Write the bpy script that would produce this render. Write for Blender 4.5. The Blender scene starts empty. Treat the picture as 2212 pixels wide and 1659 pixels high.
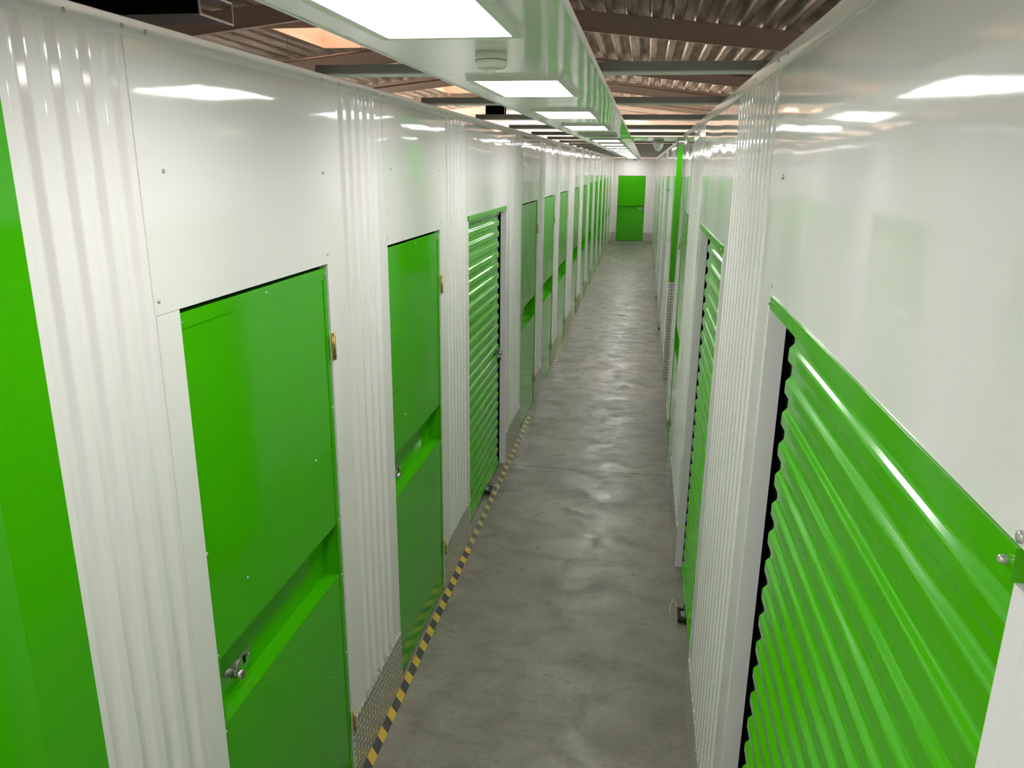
import bpy, math, random
from mathutils import Matrix, Vector
random.seed(7)
S = bpy.context.scene
COL = S.collection

# ------------------------------------------------------------------ camera, world, exposure
CAM_H = 2.43
W_PX, H_PX, F_PX = 2212.0, 1659.0, 1655.567
def cam_rot():
    cx, cy = W_PX / 2, H_PX / 2
    Y = Vector((1394.0 - cx, -(360.0 - cy), -F_PX)).normalized()
    Z = -Vector((1045.0 - cx, -(6630.0 - cy), -F_PX))
    Z = (Z - Y * Z.dot(Y)).normalized()
    X = Y.cross(Z)
    return Matrix((X, Y, Z))
cd = bpy.data.cameras.new('camera'); cam = bpy.data.objects.new('camera', cd); COL.objects.link(cam)
cd.sensor_fit = 'HORIZONTAL'; cd.sensor_width = 36.0; cd.lens = 36.0 * F_PX / W_PX
cd.clip_start = 0.02; cd.clip_end = 200
cam.matrix_world = Matrix.Translation((0, 0, CAM_H)) @ cam_rot().to_4x4()
S.camera = cam

wd = bpy.data.worlds.new('world'); S.world = wd; wd.use_nodes = True
bg = wd.node_tree.nodes['Background']; bg.inputs[0].default_value = (0.75, 0.62, 0.5, 1); bg.inputs[1].default_value = 0.3
S.view_settings.view_transform = 'Standard'; S.view_settings.look = 'None'
S.view_settings.gamma = 1.0; S.view_settings.use_curve_mapping = False
S.view_settings.exposure = 0.0
LAMP = 19.0         # brightness of the aisle's light panels
SKY = 4.0         # brightness of the hall's rooflights
HALLFILL = 30.0      # brightness of the fill strips added on the hall's side walls

# ------------------------------------------------------------------ materials
def mat(name, col, rough=0.5, metal=0.0, spec=0.5, coat=0.0):
    m = bpy.data.materials.new(name); m.use_nodes = True
    b = m.node_tree.nodes['Principled BSDF']
    b.inputs['Base Color'].default_value = (*col, 1); b.inputs['Roughness'].default_value = rough
    b.inputs['Metallic'].default_value = metal; b.inputs['Specular IOR Level'].default_value = spec
    b.inputs['Coat Weight'].default_value = coat; b.inputs['Coat Roughness'].default_value = 0.05
    return m
def nd(m, t, **kw):
    n = m.node_tree.nodes.new(t)
    for k, v in kw.items():
        if k.startswith('i_'):
            key = k[2:]
            n.inputs[int(key) if key.isdigit() else key.replace('_', ' ')].default_value = v
        else: setattr(n, k, v)
    return n
def lk(m, a, b): m.node_tree.links.new(a, b)
def bsdf(m): return m.node_tree.nodes['Principled BSDF']
def pos(m, scale=(1, 1, 1)):
    g = nd(m, 'ShaderNodeNewGeometry'); mp = nd(m, 'ShaderNodeMapping'); mp.inputs['Scale'].default_value = scale
    lk(m, g.outputs['Position'], mp.inputs['Vector']); return mp.outputs[0]
def wavy(m, scale, dist, strength=1.0, stretch=(1, 1, 1), fine=None):
    p = pos(m, stretch)
    n = nd(m, 'ShaderNodeTexNoise', i_Scale=scale, i_Detail=1.0, i_Roughness=0.4); lk(m, p, n.inputs['Vector'])
    b = nd(m, 'ShaderNodeBump', i_Strength=strength, i_Distance=dist); lk(m, n.outputs[0], b.inputs['Height'])
    out = b
    if fine:
        n2 = nd(m, 'ShaderNodeTexNoise', i_Scale=fine[0], i_Detail=2.0); lk(m, p, n2.inputs['Vector'])
        b2 = nd(m, 'ShaderNodeBump', i_Strength=strength, i_Distance=fine[1]); lk(m, n2.outputs[0], b2.inputs['Height'])
        lk(m, b.outputs[0], b2.inputs['Normal']); out = b2
    lk(m, out.outputs[0], bsdf(m).inputs['Normal'])

M = {}
M['white'] = mat('white_steel', (0.90, 0.868, 0.875), 0.06, spec=0.6); wavy(M['white'], 1.5, 0.014, stretch=(1, 1, 0.7), fine=(5.0, 0.0010))
M['white_rib'] = mat('white_ribbed_steel', (0.90, 0.868, 0.875), 0.07, spec=0.6); wavy(M['white_rib'], 2.0, 0.006, stretch=(1, 1, 0.6))
M['white_trim'] = mat('white_trim', (0.90, 0.86, 0.90), 0.30)
M['white_ceiling'] = mat('white_ceiling_panel', (0.85, 0.85, 0.83), 0.05, spec=0.7); wavy(M['white_ceiling'], 1.3, 0.004, stretch=(2.5, 1, 1), fine=(7, 0.0006))
M['green'] = mat('green_steel', (0.052, 0.44, 0.0005), 0.10, spec=0.38); wavy(M['green'], 2.2, 0.008, stretch=(1, 1, 0.6))
M['green_curtain'] = mat('green_curtain', (0.066, 0.45, 0.0005), 0.12, spec=0.4)
M['green_matt'] = mat('green_panel', (0.056, 0.42, 0.001), 0.25, spec=0.4)
M['black'] = mat('black_guide', (0.004, 0.004, 0.004), 0.8, spec=0.05)
M['black_gloss'] = mat('black_plastic', (0.012, 0.012, 0.012), 0.3)
M['steel'] = mat('steel', (0.55, 0.55, 0.54), 0.22, 1.0)
M['galv_dark'] = mat('grey_flange', (0.27, 0.27, 0.26), 0.5)
M['galv'] = mat('galvanised_bar', (0.55, 0.57, 0.55), 0.4)
M['brass'] = mat('brass', (0.75, 0.58, 0.25), 0.28, 1.0)
M['screw'] = mat('screw', (0.6, 0.6, 0.56), 0.3, 0.6)
M['plastic'] = mat('white_plastic', (0.78, 0.78, 0.72), 0.4)
M['dark_glass'] = mat('dark_glass', (0.01, 0.01, 0.012), 0.08)
M['beam'] = mat('painted_beam', (0.52, 0.45, 0.39), 0.6)
M['beige_wall'] = mat('hall_wall', (0.78, 0.70, 0.63), 0.8)
M['well'] = mat('rooflight_well', (0.75, 0.60, 0.50), 0.6)
M['bounce_sheet'] = mat('bounce_sheet', (0.45, 0.45, 0.43), 0.6)
M['cord'] = mat('cord', (0.7, 0.68, 0.62), 0.7)
M['rod'] = mat('hanger_rod', (0.22, 0.16, 0.12), 0.6)

# roof deck: galvanised corrugated sheet, stained
m = M['deck'] = mat('roof_deck', (0.40, 0.36, 0.31), 0.5, 0.0)
n = nd(m, 'ShaderNodeTexNoise', i_Scale=3.0, i_Detail=5.0); lk(m, pos(m, (4, 0.35, 4)), n.inputs['Vector'])
r = nd(m, 'ShaderNodeValToRGB'); r.color_ramp.elements[0].position = 0.35; r.color_ramp.elements[1].position = 0.65
r.color_ramp.elements[0].color = (0.27, 0.25, 0.215, 1); r.color_ramp.elements[1].color = (0.55, 0.52, 0.46, 1)
lk(m, n.outputs[0], r.inputs[0]); lk(m, r.outputs[0], bsdf(m).inputs['Base Color'])

def emis(name, col, s):
    m = bpy.data.materials.new(name); m.use_nodes = True; t = m.node_tree; t.nodes.clear()
    e = t.nodes.new('ShaderNodeEmission'); e.inputs[0].default_value = (*col, 1); e.inputs[1].default_value = s
    o = t.nodes.new('ShaderNodeOutputMaterial'); t.links.new(e.outputs[0], o.inputs[0]); return m
M['lamp'] = emis('light_diffuser', (1.0, 0.985, 0.94), LAMP)
M['sky'] = emis('rooflight_glazing', (1.0, 0.70, 0.50), SKY)
M['sky_far'] = emis('rooflight_glazing_boosted', (1.0, 0.80, 0.68), SKY * 20)  # far rooflights, boosted past the others to brighten the far hall wall
M['hallfill_far'] = emis('hall_fill_strip_boosted', (1.0, 0.82, 0.70), HALLFILL * 11)  # far fill strips, boosted to brighten the far end of the hall
M['hallfill'] = emis('hall_fill_strip', (1.0, 0.84, 0.70), HALLFILL)
M['off'] = mat('unlit_diffuser', (0.55, 0.57, 0.54), 0.3)

# concrete
m = M['floor'] = mat('concrete', (0.22, 0.2, 0.17), 0.4)
p = pos(m)
n1 = nd(m, 'ShaderNodeTexNoise', i_Scale=1.1, i_Detail=6.0, i_Roughness=0.6); lk(m, pos(m, (1.0, 0.7, 1)), n1.inputs['Vector'])
n2 = nd(m, 'ShaderNodeTexNoise', i_Scale=38.0, i_Detail=6.0, i_Roughness=0.7); lk(m, pos(m, (0.8, 1.0, 1)), n2.inputs['Vector'])
n3 = nd(m, 'ShaderNodeTexNoise', i_Scale=5.0, i_Detail=4.0, i_Roughness=0.65, i_Distortion=0.6); lk(m, pos(m, (0.8, 1.15, 1)), n3.inputs['Vector'])
mx = nd(m, 'ShaderNodeMath', operation='MULTIPLY_ADD', i_1=0.55); lk(m, n2.outputs[0], mx.inputs[0])
a1 = nd(m, 'ShaderNodeMath', operation='MULTIPLY_ADD', i_1=0.9); lk(m, n3.outputs[0], a1.inputs[0]); lk(m, n1.outputs[0], a1.inputs[2])
lk(m, a1.outputs[0], mx.inputs[2])
r = nd(m, 'ShaderNodeValToRGB'); e = r.color_ramp.elements
e[0].position = 0.85; e[0].color = (0.112, 0.100, 0.080, 1); e[1].position = 1.6; e[1].color = (0.32, 0.292, 0.245, 1)
mr = nd(m, 'ShaderNodeMapRange'); mr.inputs['From Min'].default_value = 0.8; mr.inputs['From Max'].default_value = 1.65
e[0].position = 0.0; e[1].position = 1.0
lk(m, mx.outputs[0], mr.inputs[0]); lk(m, mr.outputs[0], r.inputs[0]); lk(m, r.outputs[0], bsdf(m).inputs['Base Color'])
rr = nd(m, 'ShaderNodeMapRange'); rr.inputs['From Min'].default_value = 0.35; rr.inputs['From Max'].default_value = 0.7
rr.inputs['To Min'].default_value = 0.5; rr.inputs['To Max'].default_value = 0.24
lk(m, n3.outputs[0], rr.inputs[0]); lk(m, rr.outputs[0], bsdf(m).inputs['Roughness'])
bp = nd(m, 'ShaderNodeBump', i_Strength=0.25, i_Distance=0.002); lk(m, n2.outputs[0], bp.inputs['Height']); lk(m, bp.outputs[0], bsdf(m).inputs['Normal'])

# five-bar style tread plate: short bars, alternate direction in a checkerboard, in the plane (a, b)
def tread(name, axis):
    m = mat(name, (0.50, 0.49, 0.46), 0.34, 0.45)
    g = nd(m, 'ShaderNodeNewGeometry'); sp = nd(m, 'ShaderNodeSeparateXYZ'); lk(m, g.outputs['Position'], sp.inputs[0])
    def mth(op, a, b=None, c=None):
        q = nd(m, 'ShaderNodeMath', operation=op)
        for i, v in enumerate((a, b, c)):
            if v is None: continue
            if isinstance(v, (int, float)): q.inputs[i].default_value = v
            else: lk(m, v, q.inputs[i])
        return q.outputs[0]
    u = mth('MULTIPLY', sp.outputs[axis], 1 / 0.034); v = mth('MULTIPLY', sp.outputs['Z'], 1 / 0.034)
    fu, fv = mth('FLOOR', u), mth('FLOOR', v)
    par = mth('MODULO', mth('ABSOLUTE', mth('ADD', fu, fv)), 2.0)
    lu = mth('ABSOLUTE', mth('SUBTRACT', mth('FRACT', u), 0.5)); lv = mth('ABSOLUTE', mth('SUBTRACT', mth('FRACT', v), 0.5))
    d1 = mth('MAXIMUM', mth('MULTIPLY', lu, 2.1), mth('MULTIPLY', lv, 3.8))
    d2 = mth('MAXIMUM', mth('MULTIPLY', lv, 2.1), mth('MULTIPLY', lu, 3.8))
    mixd = mth('ADD', mth('MULTIPLY', d1, par), mth('MULTIPLY', d2, mth('SUBTRACT', 1.0, par)))
    hgt = mth('SUBTRACT', 1.0, mth('SMOOTH_MIN', mixd, 1.0, 0.1))
    step = nd(m, 'ShaderNodeMapRange'); step.inputs['From Min'].default_value = 0.0; step.inputs['From Max'].default_value = 0.25
    lk(m, hgt, step.inputs[0])
    b = nd(m, 'ShaderNodeBump', i_Strength=1.0, i_Distance=0.0035); lk(m, step.outputs[0], b.inputs['Height']); lk(m, b.outputs[0], bsdf(m).inputs['Normal'])
    r = nd(m, 'ShaderNodeMix', data_type='RGBA'); r.inputs['A'].default_value = (0.40, 0.385, 0.34, 1); r.inputs['B'].default_value = (0.85, 0.84, 0.79, 1)
    lk(m, step.outputs[0], r.inputs['Factor']); lk(m, r.outputs['Result'], bsdf(m).inputs['Base Color'])
    return m
M['tread'] = tread('tread_plate', 'Y'); M['tread_x'] = tread('tread_plate_end', 'X')

# hazard tape (stripes printed on the tape)
def tape_mat(name, yel, blk):
    m = mat(name, yel, 0.45)
    g = nd(m, 'ShaderNodeNewGeometry'); sp = nd(m, 'ShaderNodeSeparateXYZ'); lk(m, g.outputs['Position'], sp.inputs[0])
    ad = nd(m, 'ShaderNodeMath', operation='MULTIPLY_ADD', i_1=1.1); lk(m, sp.outputs['X'], ad.inputs[0]); lk(m, sp.outputs['Y'], ad.inputs[2])
    mu = nd(m, 'ShaderNodeMath', operation='MULTIPLY_ADD', i_1=1 / 0.1325, i_2=-0.07 + 0.25); lk(m, ad.outputs[0], mu.inputs[0])
    fr = nd(m, 'ShaderNodeMath', operation='FRACT'); lk(m, mu.outputs[0], fr.inputs[0])
    gt = nd(m, 'ShaderNodeMath', operation='GREATER_THAN', i_1=0.47); lk(m, fr.outputs[0], gt.inputs[0])
    n = nd(m, 'ShaderNodeTexNoise', i_Scale=30.0, i_Detail=6.0, i_Roughness=0.7); lk(m, g.outputs['Position'], n.inputs['Vector'])
    sm = nd(m, 'ShaderNodeMapRange'); sm.inputs['From Min'].default_value = 0.56; sm.inputs['From Max'].default_value = 0.68; sm.inputs['To Max'].default_value = 0.5
    lk(m, n.outputs[0], sm.inputs[0])
    x = nd(m, 'ShaderNodeMix', data_type='RGBA'); x.inputs['A'].default_value = (*yel, 1); x.inputs['B'].default_value = (*blk, 1)
    lk(m, gt.outputs[0], x.inputs['Factor'])
    y = nd(m, 'ShaderNodeMix', data_type='RGBA'); y.inputs['B'].default_value = (0.16, 0.15, 0.12, 1)
    lk(m, sm.outputs[0], y.inputs['Factor']); lk(m, x.outputs['Result'], y.inputs['A']); lk(m, y.outputs['Result'], bsdf(m).inputs['Base Color'])
    return m
M['tape'] = tape_mat('hazard_tape', (0.62, 0.42, 0.05), (0.05, 0.047, 0.042))
M['tape_worn'] = tape_mat('hazard_tape_worn', (0.48, 0.41, 0.16), (0.15, 0.13, 0.10))

# ------------------------------------------------------------------ mesh helpers
class MB:
    def __init__(s): s.v = []; s.f = []; s.sm = []; s.split = None
    def box(s, x0, x1, y0, y1, z0, z1):
        b = len(s.v)
        s.v += [(x, y, z) for z in (z0, z1) for y in (y0, y1) for x in (x0, x1)]
        s.f += [tuple(b + i for i in q) for q in ((0, 2, 3, 1), (4, 5, 7, 6), (0, 1, 5, 4), (2, 6, 7, 3), (0, 4, 6, 2), (1, 3, 7, 5))]
        s.sm += [False] * 6; return s
    def prism(s, pts, fn, a, b, smooth=0):          # closed 2-D outline swept from a to b; fn(p, t) -> xyz
        n = len(pts); k = len(s.v)
        s.v += [fn(p, a) for p in pts] + [fn(p, b) for p in pts]
        for i in range(n):
            j = (i + 1) % n; s.f.append((k + i, k + j, k + n + j, k + n + i)); s.sm.append(i < smooth)
        s.f.append(tuple(k + i for i in range(n - 1, -1, -1))); s.f.append(tuple(k + n + i for i in range(n))); s.sm += [False, False]; return s
    def tube(s, path, r, seg=8, caps=True):
        k = len(s.v); P = [Vector(p) for p in path]; n = len(P)
        for i, p in enumerate(P):
            d = (P[min(i + 1, n - 1)] - P[max(i - 1, 0)]).normalized()
            a = d.cross(Vector((0, 0, 1))) if abs(d.z) < 0.9 else d.cross(Vector((1, 0, 0)))
            a.normalize(); c = d.cross(a)
            rr = r[i] if isinstance(r, (list, tuple)) else r
            for t in range(seg):
                q = p + (a * math.cos(2 * math.pi * t / seg) + c * math.sin(2 * math.pi * t / seg)) * rr
                s.v.append(tuple(q))
        for i in range(n - 1):
            for t in range(seg):
                t2 = (t + 1) % seg
                s.f.append((k + i * seg + t, k + i * seg + t2, k + (i + 1) * seg + t2, k + (i + 1) * seg + t)); s.sm.append(True)
        if caps:
            s.f.append(tuple(k + t for t in range(seg - 1, -1, -1))); s.f.append(tuple(k + (n - 1) * seg + t for t in range(seg))); s.sm += [False, False]
        return s
    def build(s, name, m, parent=None, loc=None):
        me = bpy.data.meshes.new(name); me.from_pydata(s.v, [], s.f)
        me.polygons.foreach_set('use_smooth', s.sm); me.materials.append(m)
        if s.split is not None:
            me.materials.append(M['screw'])
            me.polygons.foreach_set('material_index', [0 if i < s.split else 1 for i in range(len(s.f))])
        import bmesh
        bm = bmesh.new(); bm.from_mesh(me); bmesh.ops.recalc_face_normals(bm, faces=bm.faces); bm.to_mesh(me); bm.free()
        o = bpy.data.objects.new(name, me); COL.objects.link(o)
        if parent is not None: o.parent = parent
        if loc: o.location = loc
        return o
def tag(o, label=None, cat=None, group=None, kind=None):
    if label: o['label'] = label
    if cat: o['category'] = cat
    if group: o['group'] = group
    if kind: o['kind'] = kind
    return o
def empty(name, loc=(0, 0, 0)):
    o = bpy.data.objects.new(name, None); COL.objects.link(o); o.location = loc; o.empty_display_size = 0.1; return o
def dup(root, loc):
    r = root.copy(); COL.objects.link(r); r.location = loc
    for ch in list(root.children):
        c = ch.copy(); COL.objects.link(c); c.parent = r
        for g in list(ch.children):
            d = g.copy(); COL.objects.link(d); d.parent = c
    return r
ORD = ['first', 'second', 'third', 'fourth', 'fifth', 'sixth', 'seventh', 'eighth', 'ninth', 'tenth', 'eleventh', 'twelfth', 'thirteenth',
       'fourteenth', 'fifteenth', 'sixteenth', 'seventeenth', 'eighteenth', 'nineteenth', 'twentieth', 'twenty-first', 'twenty-second']

XL, XR, XR2, YE = -1.04, 0.322, 0.340, 26.70
ZT, ZB = 2.705, 2.67           # wall top, underside of the top trim
class Side:                     # wall frame: u along the aisle, w out of the wall into the aisle
    def __init__(s, x, sgn): s.x = x; s.s = sgn
    def X(s, w): return s.x + s.s * w
    def box(s, mb, u0, u1, w0, w1, z0, z1):
        a, b = sorted((s.X(w0), s.X(w1))); mb.box(a, b, u0, u1, z0, z1); return mb
L_, R_, F_ = Side(XL, 1), Side(XR, -1), Side(XR2, -1)

# ------------------------------------------------------------------ large structure
f = MB().box(-16, 14, -8, 46, -0.12, 0).build('floor', M['floor']); tag(f, 'worn grey concrete floor of the aisle', 'floor', kind='structure')
for i, y in enumerate((5.95, 10.40, 14.9, 19.4, 23.9)):
    MB().box(XL, XR2, y - 0.003, y + 0.003, 0.0, 0.0008).build('floor_joint', M['black_gloss'], f)

# roof of the hall: two slopes of corrugated deck
RX, RZ, SL = -3.5, 5.36, 0.11
def deck_z(x): return RZ - SL * abs(x - RX)
roof = tag(empty('ceiling'), 'corrugated metal roof deck of the hall with rooflights', 'roof', kind='structure')
SKYL = [(-7.2, -6.0, y, y + 2.55) for y in (4.0, 15.0, 26.0, 37.0)] + [(4.6, 5.8, y, y + 2.55) for y in (9.5, 20.5, 31.5, 42.0)] + [(-1.6, -0.4, 41.8, 44.3)]  # first run seen in part; the others are unseen, added to light the hall
def deck(x0, x1, y0, y1):
    mb = MB(); P = 0.38; x = x0; row = []
    while x < x1 - 1e-6:
        for dx, dz in ((0, 0), (0.13, 0), (0.19, 0.12), (0.32, 0.12)):
            if x + dx <= x1 + 1e-6: row.append((x + dx, deck_z(x + dx) + dz))
        x += P
    row.append((x1, deck_z(x1)))
    poly = row + [(q[0], q[1] + 0.01) for q in reversed(row)]
    k = len(mb.v); n = len(row)
    for yy in (y0, y1):
        mb.v += [(q[0], yy, q[1]) for q in row]
    for i in range(n - 1):
        mb.f.append((k + i, k + i + 1, k + n + i + 1, k + n + i)); mb.sm.append(False)
    return mb
for side, (xa, xb) in (('a', (-16.0, RX)), ('b', (RX, 14.0))):
    cols = sorted({s[0] for s in SKYL if xa <= s[0] < xb} | {s[1] for s in SKYL if xa <= s[0] < xb} | {xa, xb})
    for x0, x1 in zip(cols[:-1], cols[1:]):
        holes = sorted([(s[2], s[3]) for s in SKYL if abs(s[0] - x0) < 1e-6])
        y = -8.0
        for h0, h1 in holes + [(46.0, None)]:
            deck(x0, x1, y, h0).build('deck_sheet', M['deck'], roof)
            if h1: y = h1
for i, (x0, x1, y0, y1) in enumerate(SKYL):
    w = empty('rooflight_or_fill_%d' % (i + 1), (x0, y0, deck_z((x0 + x1) / 2)))
    tag(w, 'seen or added rooflight well glowing warm between the roof beams', 'rooflight', 'rooflights in the hall roof', 'structure')
    a, b, t = x1 - x0, y1 - y0, 0.02
    q = MB().box(-t, 0, -t, b + t, -0.12, 0.62).box(a, a + t, -t, b + t, -0.12, 0.62).box(0, a, -t, 0, -0.12, 0.62).box(0, a, b, b + t, -0.12, 0.62)
    q.build('well_lining', M['well'], w)
    MB().box(0, a, 0, b, 0.60, 0.62).build('glazing', M['sky' if y0 < 30 else 'sky_far'], w)
# hall walls
for nm, bx, lb in (('wall_back', (-16, 14, 46, 46.2, 0, 6), 'pale warm plaster end wall of the hall above the units'),
                   ('wall_front', (-16, 14, -8.2, -8, 0, 6), 'pale hall wall behind the camera'),
                   ('wall_west', (-16.2, -16, -8, 46, 0, 6), 'hall side wall beyond the units'), ('wall_east', (14, 14.2, -8, 46, 0, 6), 'hall side wall past the side corridor')):
    tag(MB().box(*bx).build(nm, M['beige_wall']), lb, 'wall', kind='structure')
nw = len(SKYL)
for x in (-15.99, 13.97):
    for y in (-5, 2, 9, 16, 23, 30, 37):
        if x < 0 and y < 12: continue
        nw += 1; tag(MB().box(x, x + 0.02, y, y + 5.5, 3.05, 3.95).build('rooflight_or_fill_%d' % nw, M['hallfill' if y < 28 else 'hallfill_far']), 'added fill light strip high on the hall side wall', 'rooflight_or_fill', 'added hall fill strips', 'structure')  # unseen glowing strips, added so the roof deck and beams get lit
# unseen sheets over the storage units, added to bounce light up to the roof
tag(MB().box(-16, XL - 0.06, -8, YE, 2.60, 2.63).build('unit_bounce_sheet', M['bounce_sheet']), 'unseen bounce sheet added over the units beside the tape', 'ceiling', kind='structure')
tag(MB().box(XR + 0.08, 14, -8, 7.16, 2.60, 2.63).box(XR2 + 0.08, 14, 9.05, YE, 2.60, 2.63).build('unit_bounce_sheet.001', M['bounce_sheet']), 'unseen bounce sheets added over the units by the side corridor', 'ceiling', kind='structure')

# roof beams (cold-rolled purlins) under each slope
def zbeam(x0, x1, y, depth=0.34):
    mb = MB(); pr = [(-0.05, -depth), (0.05, -depth), (0.05, -depth + 0.035), (0.012, -depth + 0.035), (0.012, -0.16), (0.03, -0.14), (0.03, 0), (-0.05, 0), (-0.05, -0.012), (-0.002, -0.012), (-0.002, -depth + 0.008), (-0.05, -depth + 0.008)]
    mb.prism(pr, lambda p, t: (t, y + p[0], deck_z(t) + p[1] - 0.002), x0, x1); return mb
nb = 0
for y in (2.4, 7.9, 13.4, 18.9, 24.4, 29.9, 35.4, 40.9):
    nb += 1; tag(zbeam(-16, RX, y).build('roof_beam', M['beam']), 'brown steel roof beam, %s across the slope above the taped wall' % ORD[nb - 1], 'roof beam', 'roof beams', 'structure')
nb = 0
for y in (4.0, 9.6, 15.05, 21.4, 27.0, 32.5, 38.0, 43.5):
    nb += 1; tag(zbeam(RX, 14, y).build('roof_beam', M['beam']), 'brown steel roof beam, %s across the slope above the side corridor' % ORD[nb - 1], 'roof beam', 'roof beams', 'structure')

# ------------------------------------------------------------------ wall modules
PIT = 0.08
def soften(p, r):
    out = [p[0]]
    for a, b, c in zip(p[:-2], p[1:-1], p[2:]):
        va, vc = (Vector(a) - Vector(b)), (Vector(c) - Vector(b))
        k = min(r, va.length * 0.45, vc.length * 0.45)
        A, C = Vector(b) + va.normalized() * k, Vector(b) + vc.normalized() * k
        out += [tuple(A), tuple((A + C) * 0.25 + Vector(b) * 0.5), tuple(C)]
    return out + [p[-1]]
def ribs(side, parent, u0, u1, z0=0.0, z1=ZB):
    n = max(1, round((u1 - u0) / PIT)); p = (u1 - u0) / n
    pts = [(u0, 0.0)]
    for i in range(n):
        a = u0 + i * p
        pts += [(a + 0.2 * p, 0.0), (a + 0.33 * p, -0.016), (a + 0.67 * p, -0.016), (a + 0.80 * p, 0.0)]
    pts = soften(pts + [(u1, 0.0)], 0.0035) + [(u1, -0.03), (u0, -0.03)]
    return MB().prism(pts, lambda q, t: (side.X(q[1]), q[0], t), z0, z1).build('corrugated_panel', M['white_rib'], parent)
def flat(side, parent, u0, u1, z0=0.0, z1=ZB, w=0.0, name='flat_panel', m='white', t=0.03):
    return side.box(MB(), u0, u1, w - t, w, z0, z1).build(name, M[m], parent)
def screws(side, parent, pts, r=0.0055):
    mb = MB()
    for u, w, z in pts:
        x0, x1 = side.X(w), side.X(w + 0.0035)
        mb.tube([(x0, u, z), (x0 + (x1 - x0) * 0.7, u, z), (x1, u, z)], [r, r * 0.95, r * 0.5], 8)
    return mb.build('panel_screws', M['screw'], parent)
def kick(side, parent, u0, u1, h=0.265):
    o = side.box(MB(), u0, u1, 0.0, 0.004, 0.0, h).build('kick_plate', M['tread'], parent)
    screws(side, parent, [(u0 + 0.03, 0.004, h - 0.02), (u1 - 0.03, 0.004, h - 0.02), ((u0 + u1) / 2, 0.004, h - 0.02), ((u0 + u1) / 2, 0.004, 0.03)], 0.005)
    return o
def column(side, parent, u0, r0, r1, u1, plate=True):
    """flat edge u0-r0, ribs r0-r1, flat edge r1-u1, tread plate at the foot"""
    if r0 > u0: flat(side, parent, u0, r0)
    ribs(side, parent, r0, r1)
    if u1 > r1: flat(side, parent, r1, u1)
    if plate: kick(side, parent, u0, u1)
    screws(side, parent, [(u0 + 0.02, 0.0065, ZT - 0.018), (r0 + 0.02, 0.0065, ZT - 0.018), ((r0 + r1) / 2, 0.0065, ZT - 0.018), (r1, 0.0065, ZT - 0.018), (u1 - 0.02, 0.0065, ZT - 0.018)], 0.005)
def header(side, parent, u0, u1, z0):
    flat(side, parent, u0 - 0.025, u1 + 0.012, z0, ZB, 0.0035, 'header_panel', t=0.025)
    screws(side, parent, [(u0 + 0.06, 0.0035, 2.41), (u1 - 0.003, 0.0035, 2.40), (u1 - 0.003, 0.0035, z0 + 0.03), (u0 - 0.01, 0.0035, z0 + 0.03)], 0.005)
def trim_run(side, parent, ys):
    for a, b in zip(ys[:-1], ys[1:]):
        MB().prism([(-0.05, ZB), (0.0055, ZB), (0.0095, ZT - 0.002), (0.0085, ZT), (-0.05, ZT)], lambda q, t: (side.X(q[0]), t, q[1]), a, b - 0.003).build('top_trim', M['white_trim'], parent)

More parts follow.
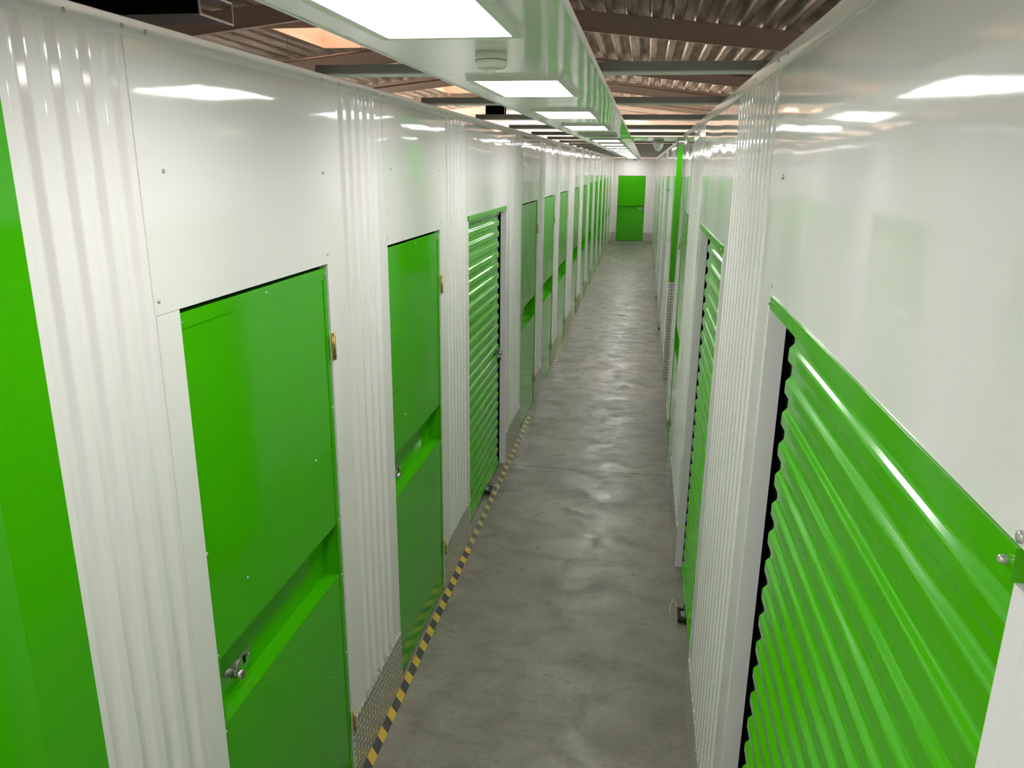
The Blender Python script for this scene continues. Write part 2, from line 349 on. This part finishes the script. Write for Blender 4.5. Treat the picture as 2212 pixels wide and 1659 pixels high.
nsw = {'t': 0, 's': 0}; nro = {'t': 0, 's': 0}
WALLNAME = {'t': 'the wall beside the hazard tape', 's': 'the wall with the side corridor'}
def swing_door(side, tagk, u0, u1, top=2.092, detail=True, label=None):
    W = u1 - u0
    d = empty('swing_door', (side.X(-0.008), u0, 0)); sd = Side(0.0, side.s)
    nsw[tagk] += 1
    tag(d, label or ('green flat swing door, %s along %s' % (ORD[nsw[tagk] - 1], WALLNAME[tagk])), 'door', 'green swing doors', 'thing')
    T = 0.04
    mb = MB()
    g = 0.006
    sd.box(mb, g, W - g, -T, 0, 1.155, top); sd.box(mb, g, W - g, -T, 0, 0.012, 0.95)
    sd.box(mb, g, 0.024, -T, 0, 0.95, 1.155); sd.box(mb, W - 0.024, W - g, -T, 0, 0.95, 1.155)
    mb.build('leaf', M['green'], d)
    r = MB(); sd.box(r, 0.024, W - 0.024, -0.062, -0.055, 0.935, 1.165)
    sd.box(r, 0.020, 0.0245, -0.062, -T, 0.935, 1.165); sd.box(r, W - 0.0245, W - 0.020, -0.062, -T, 0.935, 1.165)
    sd.box(r, 0.024, W - 0.024, -0.055, -T, 0.935, 0.95); sd.box(r, 0.024, W - 0.024, -0.055, -T, 1.155, 1.165)
    r.build('pull_recess', M['green'], d)
    e = MB(); sd.box(e, g, W - g, 0, 0.0025, top - 0.038, top); sd.box(e, W - 0.03, W - g, 0, 0.003, 0.012, top - 0.039)
    sd.box(e, g, 0.012, 0, 0.0015, 0.012, top - 0.038); sd.box(e, g, W - g, 0, 0.0015, 0.012, 0.03)
    for z in (0.22, 1.77):
        h = MB(); x = sd.X(0.0165)
        h.tube([(x, W + 0.004, z), (x, W + 0.004, z + 0.095)], 0.0038, 8); sd.box(h, W - 0.012, W + 0.022, 0.0126, 0.0142, z, z + 0.095)
        h.build('hinge', M['brass'], d)
    if detail:
        p = MB(); sd.box(p, 0.06, 0.265, -0.055, -0.0525, 0.972, 1.034)
        pl = p.build('lock_plate', M['steel'], d)
        q = MB(); x0, x1 = sd.X(-0.0525), sd.X(-0.022)
        q.tube([(x0, 0.165, 1.0), (x1, 0.165, 1.0)], 0.0135, 14); q.build('lock_cylinder', M['steel'], pl)
        q = MB(); q.tube([(x0, 0.195, 1.004), (sd.X(-0.048), 0.195, 1.004)], 0.02, 16)
        q.build('lock_rose', M['steel'], pl); q = MB()
        q.tube([(x0, 0.254, 1.004), (sd.X(-0.049), 0.254, 1.004)], 0.006, 8); q.build('lock_screw', M['steel'], pl)
        q = MB(); sd.box(q, 0.222, 0.236, -0.0525, -0.0515, 0.992, 1.016); q.build('lock_slot', M['black'], pl)
    pts = [(0.018, 0.0, 2.07), (W - 0.016, 0.003, top - 0.02), (0.018, 0, 1.47), (0.018, 0, 1.17), (0.018, 0, 0.93), (0.018, 0, 0.5), (W - 0.016, 0.003, 1.60),
           (W - 0.016, 0.003, 1.165), (W - 0.016, 0.003, 0.94), (W - 0.016, 0.003, 0.6), (W / 2, 0.0025, top - 0.018), (0.2, 0, 1.3), (W * 0.8, 0, 1.46), (W * 0.8, 0, 0.6)]
    e.split = len(e.f)
    if detail:
        for u, w, z in pts:
            e.tube([(sd.X(w - 0.001), u, z), (sd.X(w + 0.002), u, z), (sd.X(w + 0.003), u, z)], [0.0045, 0.0042, 0.002], 7)
    e.build('edge_fold', M['green'], d)
    return d

def roller(side, parent, tagk, u0, u1, label=None, latch=None):
    """opening u0-u1; white reveal on both sides, black guides, corrugated green curtain, green head bar"""
    for a, b in ((u0 - 0.03, u0), (u1, u1 + 0.03)):
        side.box(MB(), a, b, -0.045, 0.0, 0, 2.10).build('jamb_trim', M['white_trim'], parent)
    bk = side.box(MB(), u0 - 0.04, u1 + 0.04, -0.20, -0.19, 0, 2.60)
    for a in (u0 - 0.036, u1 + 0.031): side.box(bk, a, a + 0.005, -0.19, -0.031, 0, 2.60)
    side.box(bk, u0 - 0.036, u1 + 0.036, -0.19, -0.031, 2.59, 2.60); bk.build('opening_light_seal', M['black'], parent)  # black liner, added to stop hall light leaking past the curtain
    d = empty('roller_door', (side.X(-0.04), u0, 0)); sd = Side(0.0, side.s); W = u1 - u0
    nro[tagk] += 1
    tag(d, label or ('green corrugated roller door, %s along %s' % (ORD[nro[tagk] - 1], WALLNAME[tagk])), 'roller door', 'green roller doors', 'thing')
    P = 0.0805; zb = 0.055; n = int((2.11 - zb) / P) + 1
    pr = []
    for i in range(n):
        z = zb + i * P
        pr += [(0.0, z), (0.0, z + 0.031), (-0.011, z + 0.042), (-0.011, z + 0.069)]
    pr.append((0.0, zb + n * P))
    pr = [(w, min(z, 2.14)) for w, z in pr]
    prof = soften(pr, 0.004) ; ns = len(prof) - 1; prof = prof + [(w - 0.002, z) for w, z in reversed(prof)]
    ends = 0.09
    MB().prism(prof, lambda q, t: (sd.X(q[0]), t, q[1]), 0.065, W - ends).build('curtain', M['green_curtain'], d)
    hb = MB(); sd.box(hb, 0.0, W - 0.025, 0.032, 0.0435, 2.100, 2.1315); sd.box(hb, -0.0, W, -0.1, 0.035, 2.126, 2.132)
    hb.split = len(hb.f)
    for u, w, z in ((0.012, 0.0435, 2.115), (W - 0.035, 0.0435, 2.115)): hb.tube([(sd.X(w - 0.002), u, z), (sd.X(w + 0.005), u, z), (sd.X(w + 0.007), u, z)], [0.0045, 0.0042, 0.0025], 10)
    hb.build('head_bar', M['green_curtain'], d)
    for a, b in ((0.003, 0.10), (W - 0.14, W - 0.003)):
        g = MB(); sd.box(g, a, b, -0.05, -0.022, 0, 2.125)
        for k in range(24):
            z = 0.05 + k * 0.0865; sd.box(g, b - 0.05, b - 0.03, -0.022, -0.018, z, z + 0.03)
        g.build('guide_rail', M['black'], d)
    bb = MB(); sd.box(bb, 0.065, W - ends, -0.014, 0.004, 0.016, 0.056); bb.build('bottom_bar', M['green_curtain'], d)
    bb = MB(); sd.box(bb, 0.065, W - ends, -0.012, -0.002, 0.0, 0.016); bb.build('rubber_seal', M['black_gloss'], d)
    c = W / 2 + 0.06
    h = MB(); sd.box(h, c - 0.07, c + 0.07, 0.004, 0.012, 0.008, 0.05)
    sd.box(h, c - 0.06, c - 0.042, 0.012, 0.040, 0.012, 0.032); sd.box(h, c + 0.042, c + 0.06, 0.012, 0.040, 0.012, 0.032); sd.box(h, c - 0.06, c + 0.06, 0.036, 0.048, 0.010, 0.034)
    hh = h.build('foot_handle', M['black_gloss'], d)
    h = MB(); sd.box(h, c - 0.03, c + 0.03, 0.012, 0.03, 0.012, 0.03); h.build('foot_bolt', M['steel'], hh)
    x = sd.X
    pth = [(x(0.06), c - 0.05, 0.03), (x(0.075), c - 0.02, 0.006), (x(0.085), c + 0.05, 0.004), (x(0.08), c + 0.12, 0.004), (x(0.06), c + 0.19, 0.004), (x(0.05), c + 0.14, 0.004), (x(0.045), c + 0.06, 0.02)]
    MB().tube(pth, 0.0022, 5).build('pull_cord', M['cord'], d)
    if latch:
        l = MB(); sd.box(l, W - 0.19, W - 0.10, 0.0, 0.012, 0.955, 1.03); sd.box(l, W - 0.13, W - 0.08, 0.012, 0.02, 0.975, 1.005)
        l.tube([(x(0.012), W - 0.165, 1.0), (x(0.04), W - 0.165, 1.0)], 0.015, 10); l.tube([(x(0.012), W - 0.12, 1.01), (x(0.035), W - 0.12, 1.01)], 0.012, 10)
        l.tube([(x(0.03), W - 0.165, 1.0), (x(0.03), W - 0.165, 0.94)], 0.004, 6)
        l.build('latch', M['steel'], d)
    pts = [(0.01, 0.047, 2.115), (W - 0.01, 0.047, 2.115)]
    return d

def pocket(side, parent, a, b):  # black box behind each swing door, added to shut out hall light
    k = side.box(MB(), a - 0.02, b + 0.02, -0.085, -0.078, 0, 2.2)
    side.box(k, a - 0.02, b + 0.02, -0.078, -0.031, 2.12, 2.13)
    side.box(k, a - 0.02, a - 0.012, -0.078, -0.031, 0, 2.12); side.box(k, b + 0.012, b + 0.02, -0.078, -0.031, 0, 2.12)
    k.build('opening_light_seal', M['black'], parent)
# ---- wall_left
wl = tag(empty('wall_left', (XL, 0, 0)), 'wall of white corrugated columns between green doors beside the tape', 'wall', kind='structure')
wl.location = (0, 0, 0)
flat(L_, wl, -8.0, 0.62)
g1 = MB(); g1.prism([(0.62, -0.02), (0.62, 0.0), (1.005, 0.024), (1.17, 0.0), (1.17, -0.03)], lambda q, t: (L_.X(q[1]), q[0], t), 0, ZB)
g1.build('green_end_panel', M['green'], wl)
SW_L = [(1.59, 2.46), (3.095, 3.95), (6.775, 7.795), (8.33, 9.33), (9.92, 10.99), (12.03, 12.96), (13.77, 14.71), (15.43, 16.36), (17.17, 18.14), (18.82, 19.9), (20.66, 21.75), (22.48, 23.4), (24.2, 25.15)]
column(L_, wl, 1.17, 1.175, 1.495, 1.59, plate=True)
flat(L_, wl, 1.502, 1.588, 0.27, 2.104, 0.004, 'lap_strip', t=0.0035)
column(L_, wl, 2.46, 2.60, 3.0, 3.095)
column(L_, wl, 3.95, 4.08, 4.545, 4.605)
column(L_, wl, 6.005, 6.14, 6.70, 6.775)
bounds = [SW_L[i][1] for i in range(2, 13)]; nxt = [SW_L[i][0] for i in range(3, 13)] + [YE]
for a, b in zip(bounds, nxt):
    column(L_, wl, a, a + 0.09, b - 0.07, b)
for i, (a, b) in enumerate(SW_L):
    header(L_, wl, a - (0.065 if i == 0 else 0.0), b, 2.105)
    swing_door(L_, 't', a, b, detail=(i < 6))
    pocket(L_, wl, a, b)
flat(L_, wl, 4.61, 6.0, 2.13, ZB, 0.0, 'header_panel')
roller(L_, wl, 't', 4.635, 5.975, 'green corrugated roller door set in the wall beside the hazard tape', latch=True)
trim_run(L_, wl, [-8, 3.2, 6.1, 9.0, 11.9, 14.8, 17.7, 20.6, 23.5, YE])

# ---- wall_right, near block
wr = tag(empty('wall_right'), 'white wall of roller doors up to the side corridor', 'wall', kind='structure')
flat(R_, wr, -8.0, 0.60)
flat(R_, wr, 0.60, 1.952, 2.132, ZB, 0.0, 'header_panel')
screws(R_, wr, [(0.634, 0.0, 2.1400), (1.945, 0.0, 2.155), (1.952, 0.0, 2.41)], 0.006)
roller(R_, wr, 's', 0.63, 1.955, 'large green corrugated roller door, first along the wall with the side corridor')
column(R_, wr, 1.985, 2.12, 3.02, 3.14)
flat(R_, wr, 1.952, 1.985, 2.10, ZB)
flat(R_, wr, 3.14, 4.49, 2.132, ZB, 0.0, 'header_panel')
roller(R_, wr, 's', 3.17, 4.46)
column(R_, wr, 4.49, 4.60, 5.60, 5.70)
header(R_, wr, 5.70, 6.57, 2.105)
swing_door(R_, 's', 5.70, 6.57)
pocket(R_, wr, 5.70, 6.57)
column(R_, wr, 6.57, 6.66, 7.05, 7.17)
trim_run(R_, wr, [-8, -0.6, 2.185, 4.95, 7.18])
# end return of the near block along the side corridor
MB().box(XR, 7.0, 7.15, 7.18, 0, ZB).build('return_panel', M['white'], wr)
MB().box(XR - 0.007, 7.0, 7.14, 7.19, ZB, ZT).build('top_trim', M['white_trim'], wr)

# ---- wall_right far block
wf = tag(empty('wall_right_far'), 'white wall past the side corridor with its green end face', 'wall', kind='structure')
MB().box(XR2, 7.0, 9.0, 9.03, 1.155, ZB).build('green_end_panel', M['green_matt'], wf)
MB().box(XR2, 7.0, 8.996, 9.0, 0, 1.155).build('kick_plate', M['tread_x'], wf)
MB().box(XR2 + 0.005, 7.0, 9.0, 9.03, 0, 1.155).build('flat_panel', M['white'], wf)
MB().box(XR2 - 0.007, 7.0, 8.99, 9.04, ZB, ZT).build('top_trim', M['white_trim'], wf)
def rcol(a, b): column(F_, wf, a, a + 0.1, b - 0.1, b)
flat(F_, wf, 9.03, 9.30); column(F_, wf, 9.30, 9.40, 10.9, 11.13)
for a, b in ((11.16, 12.50), (14.2, 15.52)):
    flat(F_, wf, a - 0.03, b + 0.03, 2.132, ZB, 0.0, 'header_panel'); roller(F_, wf, 's', a, b)
rcol(12.53, 14.17)
SW_F = [(17.0, 18.0), (18.8, 19.75), (20.85, 21.8), (22.75, 23.7), (24.6, 25.5)]
rcol(15.55, 17.0)
for i, (a, b) in enumerate(SW_F):
    header(F_, wf, a, b, 2.105); swing_door(F_, 's', a, b, detail=False)
    pocket(F_, wf, a, b)
    rcol(b, SW_F[i + 1][0] if i < 4 else YE)
trim_run(F_, wf, [9.04, 12, 15, 18, 21, 24, YE])
# side corridor's end
tag(MB().box(6.98, 7.02, 7.1, 9.1, 0, ZB).build('wall_side_end', M['white']), 'white wall closing the side corridor', 'wall', kind='structure')

# ---- end wall
we = tag(empty('wall_end', (0, 0, 0)), 'white wall closing the far end of the aisle', 'wall', kind='structure')
DX0, DX1, DZ = -0.864, 0.040, 2.125
def ebox(x0, x1, z0, z1, d0=0.0, d1=0.03): return MB().box(x0, x1, YE + d0, YE + d1, z0, z1)
ebox(XL, XR2, DZ + 0.01, ZB).build('header_panel', M['white'], we)
def eribs(x0, x1):
    n = max(1, round((x1 - x0) / PIT)); p = (x1 - x0) / n; pts = [(x0, 0.0)]
    for i in range(n):
        a = x0 + i * p; pts += [(a + 0.2 * p, 0.0), (a + 0.32 * p, 0.012), (a + 0.68 * p, 0.012), (a + 0.8 * p, 0.0)]
    pts += [(x1, 0.0), (x1, 0.03), (x0, 0.03)]
    MB().prism(pts, lambda q, t: (q[0], YE - 0.002 + q[1], t), 0, ZB).build('corrugated_panel', M['white_rib'], we)
eribs(XL, -0.93); ebox(-0.93, DX0, 0, DZ + 0.01).build('flat_panel', M['white'], we)
ebox(DX1, 0.15, 0, DZ + 0.01).build('flat_panel', M['white'], we); eribs(0.15, XR2)
for a, b in ((XL, DX0), (DX1, XR2)): ebox(a, b, 0, 0.28, -0.006, -0.002).build('kick_plate', M['tread_x'], we)
MB().box(XL, XR2, YE - 0.01, YE + 0.04, ZB, ZT).build('top_trim', M['white_trim'], we)
MB().box(DX0 - 0.02, DX1 + 0.02, YE + 0.09, YE + 0.10, 0, 2.2).box(DX0 - 0.02, DX0 - 0.012, YE + 0.031, YE + 0.09, 0, 2.2).box(DX1 + 0.012, DX1 + 0.02, YE + 0.031, YE + 0.09, 0, 2.2).box(DX0 - 0.02, DX1 + 0.02, YE + 0.031, YE + 0.09, 2.14, 2.15).build('opening_light_seal', M['black'], we)  # black box behind the end door, added against a light leak
ed = tag(empty('swing_door', (DX0, YE, 0)), 'green swing door facing down the aisle in the end wall', 'door', 'green swing doors', 'thing')
w = DX1 - DX0
MB().box(0.005, w - 0.005, 0.004, 0.045, 1.165, DZ).box(0.005, w - 0.005, 0.004, 0.045, 0.01, 0.95).box(0.005, 0.025, 0.004, 0.045, 0.95, 1.165).box(w - 0.025, w - 0.005, 0.004, 0.045, 0.95, 1.165).build('leaf', M['green'], ed)
MB().box(0.025, w - 0.025, 0.06, 0.066, 0.94, 1.175).box(0.025, w - 0.025, 0.045, 0.06, 0.935, 0.95).box(0.025, w - 0.025, 0.045, 0.06, 1.165, 1.175).build('pull_recess', M['green'], ed)
MB().box(w - 0.23, w - 0.03, 0.052, 0.06, 1.055, 1.11).build('lock_plate', M['steel'], ed)

# ------------------------------------------------------------------ suspended ceiling strip with light panels
ZC = 2.70; BX0, BX1 = -0.672, -0.150
cs = tag(empty('ceiling_strip', ((BX0 + BX1) / 2, 0, ZC)), 'long glossy white ceiling strip carrying the light panels', 'ceiling strip', kind='thing')
cs.location = (0, 0, 0)
ys = [-7.25, -4.55, -1.85, 0.85, 3.55, 6.25, 8.95, 11.65, 14.35, 17.05, 19.75, 22.45, 25.15, YE - 0.02]
for a, b in zip(ys[:-1], ys[1:]):
    MB().box(BX0, BX1, a + 0.003, b - 0.003, ZC, ZC + 0.004).build('soffit_panel', M['white_ceiling'], cs)
    MB().box(BX1, BX1 + 0.004, a + 0.001, b - 0.001, ZC - 0.010, ZC + 0.0045).box(BX0 - 0.004, BX0, a + 0.001, b - 0.001, ZC - 0.003, ZC + 0.0045).build('edge_trim', M['white_trim'], cs)
# side corridor's strip
ss = tag(MB().box(BX1 + 0.007, 6.9, 7.75, 8.97, ZC + 0.000, ZC + 0.0045).build('ceiling_strip', M['white_ceiling']), 'short ceiling strip branching over the side corridor', 'ceiling strip', kind='thing')

def light_panel(x, y, lit, wx=0.312, wy=0.62):
    o = empty('ceiling_light', (x, y, ZC))
    bx, by, t, ft = wx / 2, wy / 2, 0.022, 0.012
    mb = MB().box(-bx, bx, -by, -by + t, -ft, 0).box(-bx, bx, by - t, by, -ft, 0).box(-bx, -bx + t, -by + t, by - t, -ft, 0).box(bx - t, bx, -by + t, by - t, -ft, 0)
    mb.build('frame', M['plastic'], o)
    MB().box(-bx + t, bx - t, -by + t, by - t, -ft + 0.002, -0.001).build('diffuser', M['lamp' if lit else 'off'], o)
    return o
LX = -0.423
l0 = light_panel(LX, 2.87, True); cnt = 0
tag(l0, 'lit white light panel just beyond the round sensor on the ceiling strip', 'ceiling light', 'light panels under the ceiling strip')
for k in range(-5, 17):
    y = 2.87 + 1.445 * k
    if k == 0: continue
    if k == 3:
        o = light_panel(LX, y, False); tag(o, 'unlit light panel, the only dark one of the ceiling strip', 'ceiling light', 'light panels under the ceiling strip'); continue
    o = dup(l0, (LX, y, ZC))
    if k < -1: o['label'] = 'lit white light panel overhead behind the camera, %s counting backward' % ORD[-2 - k]
    elif k == -1: o['label'] = 'largest lit light panel in view, cut by the top edge of the photo'
    elif k < 3: o['label'] = 'lit white light panel before the dark one, %s after the round sensor' % ORD[k]
    else: o['label'] = 'lit white light panel, %s beyond the unlit one on the ceiling strip' % ORD[k - 4]
sl = light_panel(0.565, 8.68, True, 0.5, 0.24); tag(sl, 'lit light panel over the side corridor above the green end face', 'ceiling light', 'light panels of the side corridor')
o = dup(sl, (2.6, 8.36, ZC)); o['label'] = 'lit light panel deep in the side corridor'

# motion sensors
def sensor(x, y, r, label, big=False):
    o = empty('motion_sensor', (x, y, ZC)); tag(o, label, 'motion sensor', kind='thing')
    if big:
        MB().tube([(0, 0, 0), (0, 0, -0.02), (0, 0, -0.045), (0, 0, -0.075), (0, 0, -0.1), (0, 0, -0.11)], [r, r, r * 0.92, r * 0.72, r * 0.4, r * 0.12], 24).build('housing', M['plastic'], o)
        MB().tube([(0.0, -r, -0.006), (0.0, -r - 0.003, -0.006)], 0.004, 8).build('indicator', M['black_gloss'], o)
    else:
        MB().tube([(0, 0, 0), (0, 0, -0.018)], [r * 0.98, r], 32).build('housing', M['plastic'], o)
        MB().tube([(0, 0, -0.0195), (0, 0, -0.032), (0, 0, -0.038)], [r, r * 0.96, r * 0.8], 32).build('cover', M['plastic'], o)
        MB().tube([(0, 0, -0.038), (0, 0, -0.043), (0, 0, -0.047), (0, 0, -0.049)], [r * 0.3, r * 0.27, r * 0.17, r * 0.05], 20).build('lens', M['plastic'], o)
    return o
sensor(-0.395, 2.03, 0.041, 'round white smoke or motion sensor between two ceiling light panels')
sensor(0.125, 8.86, 0.060, 'white dome sensor hanging under the side corridor strip', True)
cc = tag(empty('security_camera', (-0.36, YE, 2.645)), 'small dark dome camera high on the end wall', 'security camera')
MB().tube([(0, -0.002, 0), (0, -0.03, 0)], 0.03, 16).build('mount', M['plastic'], cc)
MB().tube([(0, -0.03, 0), (0, -0.05, 0), (0, -0.062, 0)], [0.024, 0.019, 0.006], 16).build('lens', M['dark_glass'], cc)

# cross bars resting on the wall tops
cb = empty('ceiling_bar', (0, 2.56, ZT)); bar = MB()
bar.box(XL - 0.03, XR + 0.03, -0.04, 0.04, 0.0, 0.004)
bar.build('channel', M['galv'], cb); bar = MB().box(XL - 0.03, XR + 0.03, -0.04, -0.036, 0.004, 0.030).box(XL - 0.03, XR + 0.03, 0.036, 0.04, 0.004, 0.032)
bar.build('flanges', M['galv_dark'], cb)
b2 = MB()
for x in (XL + 0.05, XR - 0.05): b2.tube([(x, -0.02, 0.004), (x, -0.02, 0.010)], 0.006, 8)
b2.build('bolts', M['screw'], cb)
tag(cb, 'grey steel crossbar over the aisle, first in view above the walls', 'crossbar', 'crossbars over the aisle', 'thing')
for k in range(1, 20):
    y = 2.56 + 1.235 * k
    o = dup(cb, (0, y, ZT)); o['label'] = 'grey steel crossbar over the aisle, %s in view down the row' % ORD[k]

# hazard tape on the floor
for (a, b, m, lab) in ((1.2, 4.45, 'tape', 'bright yellow and black hazard tape along the first doors'), (4.45, 7.33, 'tape_worn', 'worn yellow striped tape past the roller door'),
                       (9.15, 26.3, 'tape_worn', 'long faded yellow striped tape toward the end door')):
    tag(MB().box(-1.030, -0.990, a, b, 0, 0.0012).build('hazard_tape', M[m]), lab, 'floor tape', 'hazard tape strips on the floor')

# ------------------------------------------------------------------ things up in the hall
def duct(x, y, z, sx, sy, sz, open_from, label):
    o = empty('air_duct_box', (x, y, z)); tag(o, label, 'duct box', kind='thing')
    MB().box(0, sx, 0, sy, 0, 0.01).box(0, sx, 0, sy, sz, sz + 0.01).box(0, sx, 0, 0.01, 0.01, sz).box(0, open_from, sy - 0.01, sy, 0.01, sz).box(0, 0.01, 0.01, sy - 0.01, 0.01, sz).build('casing', M['black'], o)
    e = MB(); t = 0.018
    e.box(sx, sx + t, -t, sy + t, -t, 0.004).box(sx, sx + t, -t, sy + t, sz, sz + t).box(sx, sx + t, -t, 0, 0.004, sz).box(sx, sx + t, sy, sy + t, 0.004, sz)
    e.build('rim', M['galv'], o)
    r = MB()
    for a in (0.1, sx - 0.1): r.tube([(a, sy / 2, sz), (a, sy / 2, deck_z(x + a) - z - 0.01)], 0.012, 6)
    r.build('hanger_rods', M['rod'], o)
    return o
duct(-6.9, 9.0, 4.09, 1.7, 0.73, 0.23, 1.15, 'black open-ended duct box hung under the roof above the first door')
duct(-4.6, 22.8, 3.78, 0.55, 0.6, 0.4, 0.5, 'small black box hung beyond the second crossbar')
def pipe(x0, x1, y, drop, label, r=0.022, slope=True):
    o = empty('sprinkler_pipe', ((x0 + x1) / 2, y, 0)); tag(o, label, 'pipe', 'pipes under the roof')
    o.location = (0, y, 0)
    z = lambda x: deck_z(x) - drop
    MB().tube([(x0, 0, z(x0)), (x1, 0, z(x1))], r, 8).build('tube', M['rod'], o)
    h = MB()
    x = x0 + 0.5
    while x < x1:
        h.tube([(x, 0, z(x)), (x, 0, deck_z(x))], 0.006, 5); x += 1.6
    h.build('hangers', M['rod'], o)
for i, (y, d) in enumerate(((16.3, 0.45), (21.9, 0.45), (27.4, 0.45))): pipe(-16, RX, y, d, 'thin brown pipe under the taped side slope, %s from the camera' % ORD[i])
for i, (y, d) in enumerate(((17.6, 0.50), (22.4, 0.52), (28.0, 0.5), (33.0, 0.5))): pipe(RX, 14, y, d, 'thin brown pipe under the side corridor slope, %s from the camera' % ORD[i])
